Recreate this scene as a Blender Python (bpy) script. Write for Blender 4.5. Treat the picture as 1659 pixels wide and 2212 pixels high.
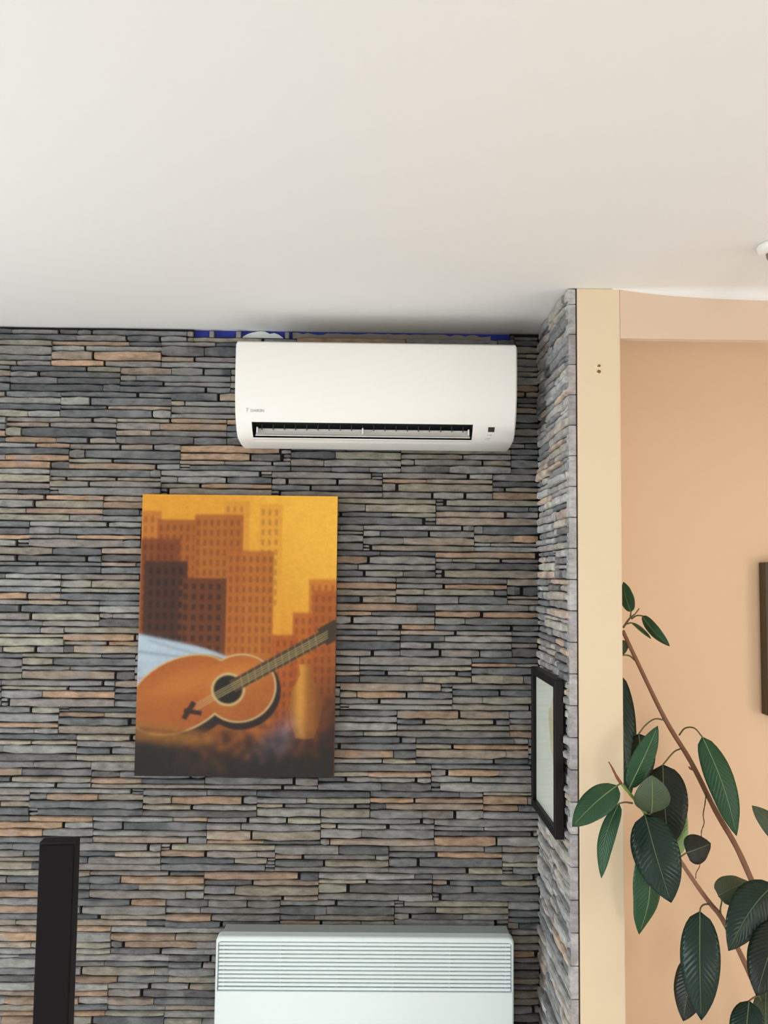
import bpy, bmesh, math, random
import numpy as np
from mathutils import Vector, Matrix

random.seed(7); rng = np.random.RandomState(7)
for o in list(bpy.data.objects): bpy.data.objects.remove(o, do_unlink=True)
scene = bpy.context.scene
C = scene.collection

# ------------------------------------------------------------------ camera
CZ = 1.763                                   # camera height above the floor
PITCH, YAW, ROLL = math.radians(4.0706), math.radians(0.5916), math.radians(0.6188)
FPX, CX, CY = 1912.0, 829.5, 1106.0          # focal length in pixels of the 1659 x 2212 frame
fw = Vector((math.sin(YAW)*math.cos(PITCH), math.cos(YAW)*math.cos(PITCH), math.sin(PITCH)))
rt0 = Vector((math.cos(YAW), -math.sin(YAW), 0)); up0 = rt0.cross(fw)
rt = math.cos(ROLL)*rt0 + math.sin(ROLL)*up0; up = -math.sin(ROLL)*rt0 + math.cos(ROLL)*up0
cam_d = bpy.data.cameras.new('camera'); cam = bpy.data.objects.new('camera', cam_d); C.objects.link(cam)
cam_d.sensor_fit = 'VERTICAL'; cam_d.sensor_height = 36.0; cam_d.lens = 36.0*FPX/2212.0
m = Matrix.Identity(4)
for i in range(3): m[i][0] = rt[i]; m[i][1] = up[i]; m[i][2] = -fw[i]
m[2][3] = CZ; cam.matrix_world = m
cam_d.clip_start = 0.02
scene.camera = cam

def at(px, py, Y):                           # the point at depth Y that the photo shows at (px, py)
    d = fw + rt*((px-CX)/FPX) - up*((py-CY)/FPX)
    p = d*(Y/d.y); return Vector((p.x, p.y, p.z+CZ))
def proj(p):
    q = Vector((p[0], p[1], p[2]-CZ)); z = q.dot(fw)
    return CX+FPX*q.dot(rt)/z, CY-FPX*q.dot(up)/z

# ------------------------------------------------------------------ world, daylight, exposure
scene.view_settings.view_transform = 'Standard'; scene.view_settings.look = 'None'
scene.view_settings.gamma = 1.0; scene.view_settings.use_curve_mapping = False
scene.view_settings.exposure = -0.31
world = bpy.data.worlds.new('daylight'); scene.world = world; world.use_nodes = True
bg = world.node_tree.nodes['Background']; bg.inputs[0].default_value = (0.80, 0.90, 1.0, 1); bg.inputs[1].default_value = 1.2
def area(name, loc, rot, sx, sy, power, col):
    l = bpy.data.lights.new(name, 'AREA'); l.shape = 'RECTANGLE'; l.size = sx; l.size_y = sy
    l.energy = power; l.color = col
    o = bpy.data.objects.new(name, l); C.objects.link(o); o.location = loc; o.rotation_euler = rot
    return o
# daylight entering the glazed doors behind the camera and the window in the left wall
area('daylight_door_left',  (-1.15, -2.66, 1.15), (math.radians(90), 0, 0), 1.7, 2.0, 3, (0.88, 0.95, 1.0))
area('daylight_door_right', (1.75, -2.66, 1.15), (math.radians(90), 0, 0), 0.6, 1.2, 40, (1.0, 0.97, 0.94))
area('daylight_window_side', (-2.46, 1.2, 1.25), (math.radians(90), 0, math.radians(-90)), 1.5, 1.5, 62, (0.84, 0.93, 1.0))
area('added_light_right', (2.66, 0.8, 1.2), (math.radians(90), 0, math.radians(90)), 1.2, 1.5, 20, (1.0, 0.94, 0.88))  # unseen right window, added to brighten the recess and throw leaf shadows left
# sun through the doors, falling on the pale floor below the camera
sun_d = bpy.data.lights.new('sun', 'SUN'); sun_d.energy = 8.0; sun_d.angle = math.radians(0.6); sun_d.color = (0.98, 0.98, 1.0)
sun = bpy.data.objects.new('sun', sun_d); C.objects.link(sun)
sun.rotation_euler = Vector((0.10, 0.90, -0.40)).to_track_quat('-Z', 'Y').to_euler()

# ------------------------------------------------------------------ materials
def lin(c): return tuple(((v/255)/12.92 if v/255 <= 0.04045 else (((v/255)+0.055)/1.055)**2.4) for v in c)
def nt(name):
    m = bpy.data.materials.new(name); m.use_nodes = True
    return m, m.node_tree.nodes, m.node_tree.links, m.node_tree.nodes['Principled BSDF']
def mat(name, rgb, rough=0.6, bump=0, bscale=80, var=0.0, vscale=4, spec=0.5, metal=0.0):
    m, n, l, b = nt(name); c = lin(rgb)
    b.inputs['Base Color'].default_value = (*c, 1); b.inputs['Roughness'].default_value = rough
    b.inputs['Specular IOR Level'].default_value = spec; b.inputs['Metallic'].default_value = metal
    g = n.new('ShaderNodeNewGeometry')
    if var:
        t = n.new('ShaderNodeTexNoise'); t.inputs['Scale'].default_value = vscale; t.inputs['Detail'].default_value = 4
        r = n.new('ShaderNodeMixRGB'); r.inputs[1].default_value = (*[v*(1-var) for v in c], 1); r.inputs[2].default_value = (*[min(1, v*(1+var)) for v in c], 1)
        l.new(g.outputs['Position'], t.inputs['Vector']); l.new(t.outputs['Fac'], r.inputs[0]); l.new(r.outputs[0], b.inputs['Base Color'])
    if bump:
        t = n.new('ShaderNodeTexNoise'); t.inputs['Scale'].default_value = bscale; t.inputs['Detail'].default_value = 5
        k = n.new('ShaderNodeBump'); k.inputs['Strength'].default_value = bump; k.inputs['Distance'].default_value = 0.002
        l.new(g.outputs['Position'], t.inputs['Vector']); l.new(t.outputs['Fac'], k.inputs['Height']); l.new(k.outputs[0], b.inputs['Normal'])
    return m
def attr_mat(name, rough, bump, bscale, mottle):
    m, n, l, b = nt(name)
    a = n.new('ShaderNodeVertexColor'); a.layer_name = 'tint'
    g = n.new('ShaderNodeNewGeometry')
    mp = n.new('ShaderNodeMapping'); mp.inputs['Scale'].default_value = (1, 1, 2.2)
    l.new(g.outputs['Position'], mp.inputs['Vector'])
    t = n.new('ShaderNodeTexNoise'); t.inputs['Scale'].default_value = 28; t.inputs['Detail'].default_value = 6; t.inputs['Roughness'].default_value = 0.65
    l.new(mp.outputs[0], t.inputs['Vector'])
    cr = n.new('ShaderNodeMapRange'); cr.inputs[1].default_value = 0.3; cr.inputs[2].default_value = 0.7; cr.inputs[3].default_value = 1-mottle; cr.inputs[4].default_value = 1+mottle
    l.new(t.outputs['Fac'], cr.inputs[0])
    mu = n.new('ShaderNodeMixRGB'); mu.blend_type = 'MULTIPLY'; mu.inputs[0].default_value = 1
    l.new(a.outputs['Color'], mu.inputs[1]); l.new(cr.outputs[0], mu.inputs[2])
    col = mu.outputs[0]
    if mottle > 0.1:                           # pigment fades to plain grey in patches
        t2 = n.new('ShaderNodeTexNoise'); t2.inputs['Scale'].default_value = 9; t2.inputs['Detail'].default_value = 3
        l.new(g.outputs['Position'], t2.inputs['Vector'])
        r2 = n.new('ShaderNodeMapRange'); r2.inputs[1].default_value = 0.56; r2.inputs[2].default_value = 0.66; r2.inputs[3].default_value = 0; r2.inputs[4].default_value = 0.6
        l.new(t2.outputs['Fac'], r2.inputs[0])
        mg = n.new('ShaderNodeMixRGB'); mg.inputs[2].default_value = (*lin((136, 136, 134)), 1)
        l.new(r2.outputs[0], mg.inputs[0]); l.new(col, mg.inputs[1]); col = mg.outputs[0]
    l.new(col, b.inputs['Base Color']); b.inputs['Roughness'].default_value = rough
    b.inputs['Specular IOR Level'].default_value = 0.3
    if bump:
        t3 = n.new('ShaderNodeTexNoise'); t3.inputs['Scale'].default_value = bscale; t3.inputs['Detail'].default_value = 6
        l.new(mp.outputs[0], t3.inputs['Vector'])
        k = n.new('ShaderNodeBump'); k.inputs['Strength'].default_value = bump; k.inputs['Distance'].default_value = 0.004
        l.new(t3.outputs['Fac'], k.inputs['Height']); l.new(k.outputs[0], b.inputs['Normal'])
    return m
M = {}
M['stone'] = attr_mat('cast_stone', 0.75, 0.8, 75, 0.36)
M['print'] = attr_mat('canvas_print', 0.5, 0.12, 900, 0.04)
M['backing'] = mat('dark_mortar', (34, 33, 33), 0.95, 0.5, 90, 0.2)
M['ceiling'] = mat('ceiling_paint', (233, 231, 227), 0.9, 0.05, 160)
M['blue'] = mat('blue_paint', (38, 52, 150), 0.7, 0.1, 80, 0.12, 20)
M['plaster'] = mat('white_plaster', (222, 224, 222), 0.9, 0.3, 60, 0.06, 25)
M['mortar'] = mat('beige_mortar', (140, 135, 126), 0.9, 0.4, 70, 0.15, 25)
M['cream'] = mat('cream_paint', (230, 211, 180), 0.8, 0.06, 140, 0.02, 3)
M['peachlight'] = mat('pale_peach_paint', (224, 198, 174), 0.8, 0.06, 140, 0.02, 3)
M['peach'] = mat('peach_paint', (244, 212, 178), 0.8, 0.06, 140, 0.02, 3)
M['wallpaint'] = mat('warm_white_paint', (238, 228, 212), 0.85, 0.06, 140)
M['floor'] = mat('pale_stone_tiles', (224, 222, 217), 0.5, 0.05, 30, 0.04, 6)
M['white'] = mat('white_plastic', (243, 241, 236), 0.38)
M['whiteline'] = mat('white_plastic_flap', (226, 225, 220), 0.4)
M['whitemetal'] = mat('white_enamel', (230, 241, 241), 0.4)
M['greymetal'] = mat('grey_enamel', (168, 176, 172), 0.35)
M['dark'] = mat('black_plastic', (20, 20, 20), 0.5)
M['darkgrey'] = mat('dark_grey_plastic', (52, 54, 56), 0.5)
M['smoke'] = mat('smoked_window', (44, 42, 38), 0.2)
M['print_grey'] = mat('grey_print', (186, 185, 182), 0.5)
M['blackwood'] = mat('black_lacquer', (14, 14, 15), 0.45, spec=0.2)
M['cloth'] = mat('black_speaker_cloth', (26, 23, 25), 0.95, 0.3, 1500, spec=0.15)
M['cabinet'] = mat('black_vinyl', (20, 19, 20), 0.6, 0.1, 200, spec=0.25)
M['brown'] = mat('rawl_brown', (128, 92, 45), 0.8, 0.3, 300)
M['bark'] = mat('brown_bark', (138, 100, 76), 0.75, 0.4, 160, 0.25, 40)
M['shoot'] = mat('green_shoot', (120, 150, 70), 0.5, 0.1, 100, 0.1, 30)
M['petiole'] = mat('olive_petiole', (98, 92, 52), 0.5, 0.1, 120, 0.15, 40)
M['sheath'] = mat('dry_brown_sheath', (134, 72, 52), 0.7, 0.4, 200, 0.25, 90)
M['twig'] = mat('thin_brown_root', (78, 62, 46), 0.8)
M['rib'] = mat('pale_midrib', (122, 146, 92), 0.45)
M['ribdark'] = mat('dull_midrib', (92, 112, 74), 0.45)
M['pot'] = mat('glazed_pot', (205, 200, 190), 0.35)
M['soil'] = mat('potting_soil', (60, 44, 34), 0.95, 0.8, 120, 0.3, 60)
M['paper'] = mat('pale_green_paper', (232, 238, 226), 0.8, 0, 0, 0.05, 9)
M['chrome'] = mat('satin_steel', (150, 140, 128), 0.35, metal=0.9)
M['frame_brown'] = mat('dark_bronze_frame', (74, 62, 44), 0.5, 0.15, 120)
M['artdark'] = mat('dark_green_picture', (70, 66, 48), 0.6, 0, 0, 0.3, 12)
M['pvc'] = mat('white_pvc', (235, 236, 236), 0.4)
def glass(name):
    m, n, l, b = nt(name); n.remove(b)
    tr = n.new('ShaderNodeBsdfTransparent'); gl = n.new('ShaderNodeBsdfGlossy'); gl.inputs['Roughness'].default_value = 0.04
    mx = n.new('ShaderNodeMixShader'); mx.inputs[0].default_value = 0.10; l.new(tr.outputs[0], mx.inputs[1]); l.new(gl.outputs[0], mx.inputs[2])
    l.new(mx.outputs[0], n['Material Output'].inputs['Surface'])
    return m
M['glass'] = glass('clear_glass')
def leafmat(name, rgb, rough=0.32):
    m, n, l, b = nt(name); c = lin(rgb)
    g = n.new('ShaderNodeNewGeometry')
    t = n.new('ShaderNodeTexNoise'); t.inputs['Scale'].default_value = 22; t.inputs['Detail'].default_value = 4
    l.new(g.outputs['Position'], t.inputs['Vector'])
    r = n.new('ShaderNodeMixRGB'); r.inputs[1].default_value = (*[v*0.72 for v in c], 1); r.inputs[2].default_value = (*[v*1.3 for v in c], 1)
    l.new(t.outputs['Fac'], r.inputs[0]); l.new(r.outputs[0], b.inputs['Base Color'])
    b.inputs['Roughness'].default_value = rough; b.inputs['Specular IOR Level'].default_value = 0.32
    # side veins: fine oblique ribs from the midrib to the edge
    uv = n.new('ShaderNodeUVMap'); uv.uv_map = 'leaf'
    sp = n.new('ShaderNodeSeparateXYZ'); l.new(uv.outputs[0], sp.inputs[0])
    a = n.new('ShaderNodeMath'); a.operation = 'ABSOLUTE'; l.new(sp.outputs[1], a.inputs[0])
    k1 = n.new('ShaderNodeMath'); k1.operation = 'MULTIPLY_ADD'; k1.inputs[1].default_value = -0.22; l.new(a.outputs[0], k1.inputs[0]); l.new(sp.outputs[0], k1.inputs[2])
    kn = n.new('ShaderNodeMath'); kn.operation = 'MULTIPLY_ADD'; kn.inputs[1].default_value = 0.05; l.new(t.outputs['Fac'], kn.inputs[0]); l.new(k1.outputs[0], kn.inputs[2])
    k2 = n.new('ShaderNodeMath'); k2.operation = 'MULTIPLY'; k2.inputs[1].default_value = 105; l.new(kn.outputs[0], k2.inputs[0])
    k3 = n.new('ShaderNodeMath'); k3.operation = 'SINE'; l.new(k2.outputs[0], k3.inputs[0])
    bp = n.new('ShaderNodeBump'); bp.inputs['Strength'].default_value = 0.35; bp.inputs['Distance'].default_value = 0.0008
    l.new(k3.outputs[0], bp.inputs['Height']); l.new(bp.outputs[0], b.inputs['Normal'])
    return m
M['leaf_dark'] = leafmat('dark_rubber_leaf', (22, 46, 36), 0.30)
M['leaf_deep'] = leafmat('deep_rubber_leaf', (28, 36, 28), 0.34)
M['leaf_mid'] = leafmat('green_rubber_leaf', (40, 78, 50), 0.34)
M['leaf_grey'] = leafmat('dull_leaf_underside', (74, 88, 66), 0.5)
M['leaf_light'] = leafmat('pale_leaf_underside', (136, 162, 104), 0.5)

# ------------------------------------------------------------------ mesh helpers
def setp(o, label=None, cat=None, group=None, kind=None):
    if label: o['label'] = label
    if cat: o['category'] = cat
    if group: o['group'] = group
    if kind: o['kind'] = kind
    return o
def link(name, me, mt, parent=None, loc=None):
    if mt: me.materials.append(mt)
    o = bpy.data.objects.new(name, me); C.objects.link(o)
    if parent:
        o.parent = parent; o.matrix_parent_inverse = Matrix.Identity(4)
    if loc is not None: o.location = loc
    return o
def fromdata(name, v, f, mt, parent=None, smooth=False):
    me = bpy.data.meshes.new(name); me.from_pydata([tuple(x) for x in v], [], f); me.update()
    if smooth:
        for p in me.polygons: p.use_smooth = True
    return link(name, me, mt, parent)
def frombm(name, bm, mt, parent=None, smooth=False):
    bmesh.ops.recalc_face_normals(bm, faces=bm.faces)
    me = bpy.data.meshes.new(name); bm.to_mesh(me); bm.free()
    if smooth:
        for p in me.polygons: p.use_smooth = True
    return link(name, me, mt, parent)
def bbox(bm, x0, x1, y0, y1, z0, z1, bev=0, seg=2):
    vs = [bm.verts.new((x, y, z)) for x in (x0, x1) for y in (y0, y1) for z in (z0, z1)]
    fs = [bm.faces.new([vs[i] for i in q]) for q in ((0,1,3,2),(4,6,7,5),(0,4,5,1),(2,3,7,6),(0,2,6,4),(1,5,7,3))]
    if bev:
        es = set(e for f in fs for e in f.edges)
        bmesh.ops.bevel(bm, geom=list(es), offset=bev, segments=seg, profile=0.6, affect='EDGES')
def box(name, x0, x1, y0, y1, z0, z1, mt, parent=None, bev=0, seg=2):
    bm = bmesh.new(); bbox(bm, x0, x1, y0, y1, z0, z1, bev, seg); return frombm(name, bm, mt, parent)
def empty(name, loc):
    o = bpy.data.objects.new(name, None); C.objects.link(o); o.location = loc; o.empty_display_size = 0.1
    return o
def to_local(o, root):                        # geometry was written in world coordinates: hang it under the thing
    o.parent = root; o.matrix_parent_inverse = Matrix.Translation(root.location).inverted(); return o
def tube(bm, pts, radii, seg=8, cap=True):
    pts = [Vector(p) for p in pts]; n = len(pts); rings = []
    t0 = (pts[1]-pts[0]).normalized(); ref = Vector((0, 0, 1)) if abs(t0.z) < 0.9 else Vector((1, 0, 0))
    a = t0.cross(ref).normalized()
    for i, p in enumerate(pts):
        t = (pts[min(i+1, n-1)]-pts[max(i-1, 0)]).normalized()
        a = (a - t*a.dot(t)).normalized(); b = t.cross(a)
        r = radii[i] if hasattr(radii, '__len__') else radii
        rings.append([bm.verts.new(p + (a*math.cos(2*math.pi*k/seg)+b*math.sin(2*math.pi*k/seg))*r) for k in range(seg)])
    for i in range(n-1):
        for k in range(seg):
            bm.faces.new([rings[i][k], rings[i][(k+1) % seg], rings[i+1][(k+1) % seg], rings[i+1][k]])
    if cap: bm.faces.new(rings[0][::-1]); bm.faces.new(rings[-1])
def spline(pts, sub=6):                        # Catmull-Rom through the points
    pts = [Vector(p) for p in pts]
    if len(pts) < 3: return [pts[0].lerp(pts[-1], i/sub) for i in range(sub+1)]
    P = [pts[0]*2-pts[1]] + pts + [pts[-1]*2-pts[-2]]; out = []
    for i in range(1, len(P)-2):
        for k in range(sub):
            t = k/sub
            out.append(0.5*((2*P[i])+(P[i+1]-P[i-1])*t+(2*P[i-1]-5*P[i]+4*P[i+1]-P[i+2])*t*t+(3*P[i]-P[i-1]-3*P[i+1]+P[i+2])*t**3))
    out.append(pts[-1]); return out
def lathe(bm, prof, centre, seg=32):
    rings = []
    for r, z in prof:
        rings.append([bm.verts.new((centre[0]+r*math.cos(2*math.pi*k/seg), centre[1]+r*math.sin(2*math.pi*k/seg), centre[2]+z)) for k in range(seg)])
    for i in range(len(prof)-1):
        for k in range(seg):
            bm.faces.new([rings[i][k], rings[i][(k+1) % seg], rings[i+1][(k+1) % seg], rings[i+1][k]])
    bm.faces.new(rings[0][::-1]); bm.faces.new(rings[-1])

# ------------------------------------------------------------------ the room
ZC = CZ+0.738                                   # ceiling height
XL, XR, YB, YREAR = -2.40, 2.60, 2.66, -2.60
YF = 2.215                                      # front plane of the partition end and the header
PX0, PX1 = 0.5105, 0.621                        # partition faces
YREC = 2.68                                     # recess wall
def struct(o): o['kind'] = 'structure'; return o
struct(box('floor', XL-.12, XR+.12, YREAR-.12, YREC+.12, -0.1, 0, M['floor']))
struct(box('ceiling', XL-.12, XR+.12, YREAR-.12, YREC+.12, ZC, ZC+0.1, M['ceiling']))
wall_back = struct(box('wall_back', XL-.12, PX0, YB, YREC+.12, 0, ZC, M['blue']))
wall_part = struct(box('wall_partition', PX0, PX1, YF, YREC, 0, ZC, M['cream'], bev=0.003, seg=2))
struct(box('wall_recess', PX0, XR+.12, YREC, YREC+.12, 0, ZC, M['peach']))
struct(box('wall_header', PX1, XR, YF, YF+0.025, CZ+0.609, ZC, M['peachlight']))
# rear wall with two glazed doors, left wall with a window, right wall with an added one
def holed(name, a0, a1, holes, const, th, mt):
    """wall in a plane, holes = [(a,b,z0,z1)] sorted; const = function (a, z0..) -> box coords"""
    bm = bmesh.new(); cur = a0
    for (h0, h1, z0, z1) in holes:
        for (p, q, r, s) in ((cur, h0, 0, ZC), (h0, h1, 0, z0), (h0, h1, z1, ZC)):
            if q-p > 1e-4 and s-r > 1e-4: bbox(bm, *const(p, q), r, s)
        cur = h1
    bbox(bm, *const(cur, a1), 0, ZC)
    return struct(frombm(name, bm, mt))
holed('wall_rear', XL, XR, [(-2.0, -0.3, 0.14, 2.16), (1.3, 2.2, 0.14, 2.16)], lambda a, b: (a, b, YREAR-.12, YREAR), .12, M['wallpaint'])
holed('wall_left', YREAR, YB, [(0.45, 1.95, 0.5, 2.0)], lambda a, b: (XL-.12, XL, a, b), .12, M['wallpaint'])
holed('wall_right', YREAR, YREC, [(0.2, 1.4, 0.45, 1.95)], lambda a, b: (XR, XR+.12, a, b), .12, M['peachlight'])
def window(n, coords, axis):
    a0, a1, z0, z1 = coords; bm = bmesh.new(); t = 0.05
    c = (lambda p, q, r, s: (p, q, YREAR-.09, YREAR-.03, r, s)) if axis == 'x' else (lambda p, q, r, s: (XL-.09, XL-.03, p, q, r, s)) if axis == 'y' else (lambda p, q, r, s: (XR+.03, XR+.09, p, q, r, s))
    mid = (a0+a1)/2
    for q in ((a0, a0+t, z0, z1), (a1-t, a1, z0, z1), (mid-t/2, mid+t/2, z0, z1), (a0, a1, z0, z0+t), (a0, a1, z1-t, z1)): bbox(bm, *c(*q))
    struct(frombm('window_%d' % n, bm, M['pvc']))
window(1, (-2.0, -0.3, 0.14, 2.16), 'x'); window(2, (1.3, 2.2, 0.14, 2.16), 'x'); window(3, (0.45, 1.95, 0.5, 2.0), 'y'); window(4, (0.2, 1.4, 0.45, 1.95), 'r')  # the last one, out of view on the right, is added for the recess light
# soft plaster cove where the header meets the ceiling, widening away from the partition
v, f = [], []
NX, NS = 24, 6
for i in range(NX+1):
    X = PX1-0.02+(XR-PX1+0.02)*(i/NX)**1.8; r = 0.002+0.026*(1-math.exp(-max(0, X-PX1)/0.16))
    for s in range(NS+1):
        a = math.pi/2*s/NS
        v.append((X, YF-r*1.6*(1-math.sin(a)), ZC-r*(1-math.cos(a))))
    v.append((X, YF+0.01, ZC-r)); v.append((X, YF+0.01, ZC+0.002)); v.append((X, YF-r*1.6, ZC+0.002))
w = NS+4
for i in range(NX):
    for s in range(w):
        f.append((i*w+s, i*w+(s+1) % w, (i+1)*w+(s+1) % w, (i+1)*w+s))
struct(fromdata('trim_1', v, f, M['ceiling'], smooth=False))

# ------------------------------------------------------------------ stacked stone cladding
RP, PW = 0.078, 0.3305                          # height and width of one cladding panel
ROW0 = CZ+0.774                                 # top of row 0
ROWX = [-0.904,-0.98,-1.101,-0.946,-1.108,-0.915,-0.97,-0.809,-1.025,-0.809,-0.926,-0.81,-0.912,-1.031,-0.757,-0.919,-0.863,-0.818,-0.665,-0.808,-0.609,-0.812,-0.591,-0.746,-0.578,-0.75,-0.587,-0.70,-0.86,-0.64,-0.78,-0.9,-0.7]
# panel types: four courses of (height, stone ends)
TYPES = [
 [(.20,[.49]),(.30,[.39]),(.25,[.31]),(.25,[.70])],
 [(.24,[.79]),(.18,[.40]),(.30,[.14]),(.28,[.46,.76])],
 [(.28,[.915]),(.27,[.64,.93]),(.20,[.40,.84]),(.25,[.09])],
 [(.20,[.70]),(.30,[.27]),(.22,[.43]),(.28,[.84])],
 [(.22,[.50]),(.28,[.40]),(.25,[.30]),(.25,[.37,.71])],
 [(.26,[]),(.23,[.56]),(.25,[.12,.75]),(.26,[.44])],
 [(.29,[.56]),(.24,[.25,.88]),(.22,[.44]),(.25,[])],
 [(.26,[.90]),(.20,[.15,.60]),(.27,[.36]),(.27,[.08])],
 [(.24,[.70]),(.26,[.80]),(.22,[.33]),(.28,[.87])],
]
GREYS = [(134,133,131),(124,124,123),(114,115,116),(142,141,137),(130,126,122),(106,107,108),(138,131,126),(148,147,143),(94,96,98),(102,100,98)]
TANS  = [(150,143,128),(147,144,130),(154,140,126),(146,138,124)]
ORNG  = [(164,139,116),(170,142,118),(156,134,115)]
STONE_GAIN = 0.90                                    # stone tint factor; raised on the partition in place of window light
def stone_colour(frac, pt):
    r = random.random()
    if frac > 0.3:
        if r < 0.14: c = random.choice(ORNG)
        elif r < 0.36: c = random.choice(TANS)
        else: c = random.choice(GREYS)
    else:
        c = random.choice(GREYS) if r < 0.88 else random.choice(TANS)
    k = random.uniform(0.88, 1.12)*pt*STONE_GAIN
    if STONE_GAIN > 1: g = sum(c)/3; c = tuple(q+(g-q)*.4 for q in c)    # the brightened tint is also greyed
    return tuple(x*k for x in lin(c))
def stone_geo(u0, u1, z0, z1, proud):
    """a rough slab seen face on: u along the wall, h towards the room; returns verts (u,h,z), faces"""
    L = u1-u0; n = max(2, min(6, int(L/0.035)+1)); H = z1-z0
    v, f = [], []
    wob = [random.uniform(-1, 1) for _ in range(n+1)]
    for i in range(n+1):
        t = i/n; u = u0+L*t
        e = 1.0 if 0 < i < n else 0.72
        jt = random.uniform(-.09, .05)*H if 0 < i < n else -random.uniform(.04, .14)*H
        jb = random.uniform(-.05, .09)*H if 0 < i < n else random.uniform(.04, .14)*H
        p = (proud+random.uniform(-.0018, .0018))*e
        du = 0 if 0 < i < n else random.uniform(-.0012, .0012)
        b = min(.0028, H*.16)
        v += [(u, -0.014, z0+jb), (u+du, p-.0045*random.uniform(.6, 1.4), z0+jb), (u+du*.5, p+random.uniform(-.001, .0015), z0+jb+b),
              (u+du*.5, p+random.uniform(-.001, .0015), z1+jt-b), (u+du, p-.0045*random.uniform(.6, 1.4), z1+jt), (u, -0.014, z1+jt)]
    for i in range(n):
        for s in range(5):
            a = i*6+s; f.append((a, a+6, a+7, a+1))
    f.append((0, 1, 2, 3, 4, 5)); e = n*6; f.append((e+5, e+4, e+3, e+2, e+1, e))
    return v, f
def panel_stones(u0, row, ulo, uhi, ztop, sides=1):
    """all stones of one panel as (u0,u1,z0,z1,proud,colour)"""
    out = []; z = ROW0-row*RP; pt = random.uniform(0.9, 1.08)
    T = random.choice(TYPES)
    if random.random() < 0.3: T = T[::-1]
    hs = [h*random.uniform(.72, 1.32) for h, _ in T]; hs = [h/sum(hs) for h in hs]
    for h, (_, br) in zip(hs, T):
        zt, zb = z-.0006, z-h*RP+.0006; z -= h*RP
        if zb > ztop-.006: continue
        zt = min(zt, ztop)
        ends = [0]+br+[1]; cp = random.uniform(0, .009)
        for a, b in zip(ends[:-1], ends[1:]):
            g0 = .0009 if a == 0 else random.choice((.0006, .0008, .0020)); g1 = .0009 if b == 1 else random.choice((.0006, .0010, .0060, .0085))
            s0, s1 = max(ulo, u0+a*PW+g0), min(uhi, u0+b*PW-g1)
            if s1-s0 < .008: continue
            pr = max(0, cp+random.uniform(-.004, .005))
            if b-a < .12 and random.random() < .6:            # a pair of chips in place of one stone
                zm = (zt+zb)/2+random.uniform(-.002, .002)
                out.append((s0, s1, zm+.0008, zt, pr*.5, stone_colour(0, pt))); out.append((s0, s1, zb, zm-.0008, pr*.4, stone_colour(0, pt)))
            else: out.append((s0, s1, zb, zt, pr, stone_colour(b-a, pt)))
    return out
def add_tint(me, cols):                        # one colour per face, stored on corners
    ca = me.color_attributes.new('tint', 'FLOAT_COLOR', 'CORNER')
    arr = np.ones((len(me.loops), 4), dtype=np.float32)
    for p in me.polygons:
        arr[p.loop_start:p.loop_start+p.loop_total, :3] = cols[p.index]
    ca.data.foreach_set('color', arr.ravel())
HIDE = [(512, 745, 1112, 955), (312, 1072, 716, 1672), (472, 2045, 1104, 2212), (86, 1815, 150, 2212)]
def seen_area(p0, p1):
    a, b = proj(p0), proj(p1)
    x0, x1 = sorted((a[0], b[0])); y0, y1 = sorted((a[1], b[1]))
    if x1 < 0 or y0 > 2212: return 0
    x0 = max(0, x0); y1 = min(2212, y1); A = (x1-x0)*max(0, y1-y0)
    for (h0, k0, h1, k1) in HIDE:
        A -= max(0, min(x1, h1)-max(x0, h0))*max(0, min(y1, k1)-max(y0, k0))
    return A
def build_cladding(stones, mapf, parent, limit=300):
    """stones: list; mapf(u,h,z) -> world.  The largest in view are parts, the rest one part"""
    sc = sorted(range(len(stones)), key=lambda i: -seen_area(mapf(stones[i][0], 0, stones[i][2]), mapf(stones[i][1], 0, stones[i][3])))
    big = [i for i in sc[:limit] if seen_area(mapf(stones[i][0], 0, stones[i][2]), mapf(stones[i][1], 0, stones[i][3])) > 60]
    bigset = set(big); V, F, K = [], [], []
    for i, s in enumerate(stones):
        v, f = stone_geo(*s[:5]); w = [Vector(mapf(*q)) for q in v]
        if i in bigset:
            c = sum(w, Vector())/len(w)
            me = bpy.data.meshes.new('stone'); me.from_pydata([tuple(x-c) for x in w], [], f); me.update()
            add_tint(me, [s[5]]*len(f)); link('stone', me, M['stone'], parent, c)
        else:
            n = len(V); V += w; F += [tuple(a+n for a in q) for q in f]; K += [s[5]]*len(f)
    me = bpy.data.meshes.new('small_stones'); me.from_pydata([tuple(x) for x in V], [], F); me.update()
    add_tint(me, K); o = link('small_stones', me, M['stone'], parent); o['kind'] = 'stuff'; return o

YFACE = 2.640                                   # mean face of the back cladding, before the stones stand proud
XFACE = 0.4905                                  # mean face of the cladding on the partition
stones = []
for row in range(len(ROWX)):
    u = ROWX[row]-5*PW
    while u < 0.5:
        if u+PW > XL+.01:
            mid = u+PW/2
            top = ZC-.0085
            if row == 0 or ROW0-row*RP > ZC-.03:
                # the top row is left open over the air conditioner: its stones stop short of the ceiling
                for s in panel_stones(u, row, max(XL+.01, -9), XFACE-.002, top):
                    for lo, hi, cut in ((-9, -0.556, 0), (-0.556, 0.405, 1), (0.405, 9, 0)):
                        a, b = max(s[0], lo), min(s[1], hi)
                        if b-a < .006: continue
                        zt = min(s[3], ZC-.0215-.002*random.random()) if cut else s[3]
                        if zt-s[2] < .005: continue
                        stones.append((a, b, s[2], zt, s[4], s[5]))
            else:
                stones += panel_stones(u, row, XL+.01, XFACE-.002, top)
        u += PW
build_cladding(stones, lambda u, h, z: (u, YFACE-h, z), wall_back)
box('mortar_bed', XL, -0.556, 2.650, YB+.002, 0, ZC-.001, M['backing'], wall_back)
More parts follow.
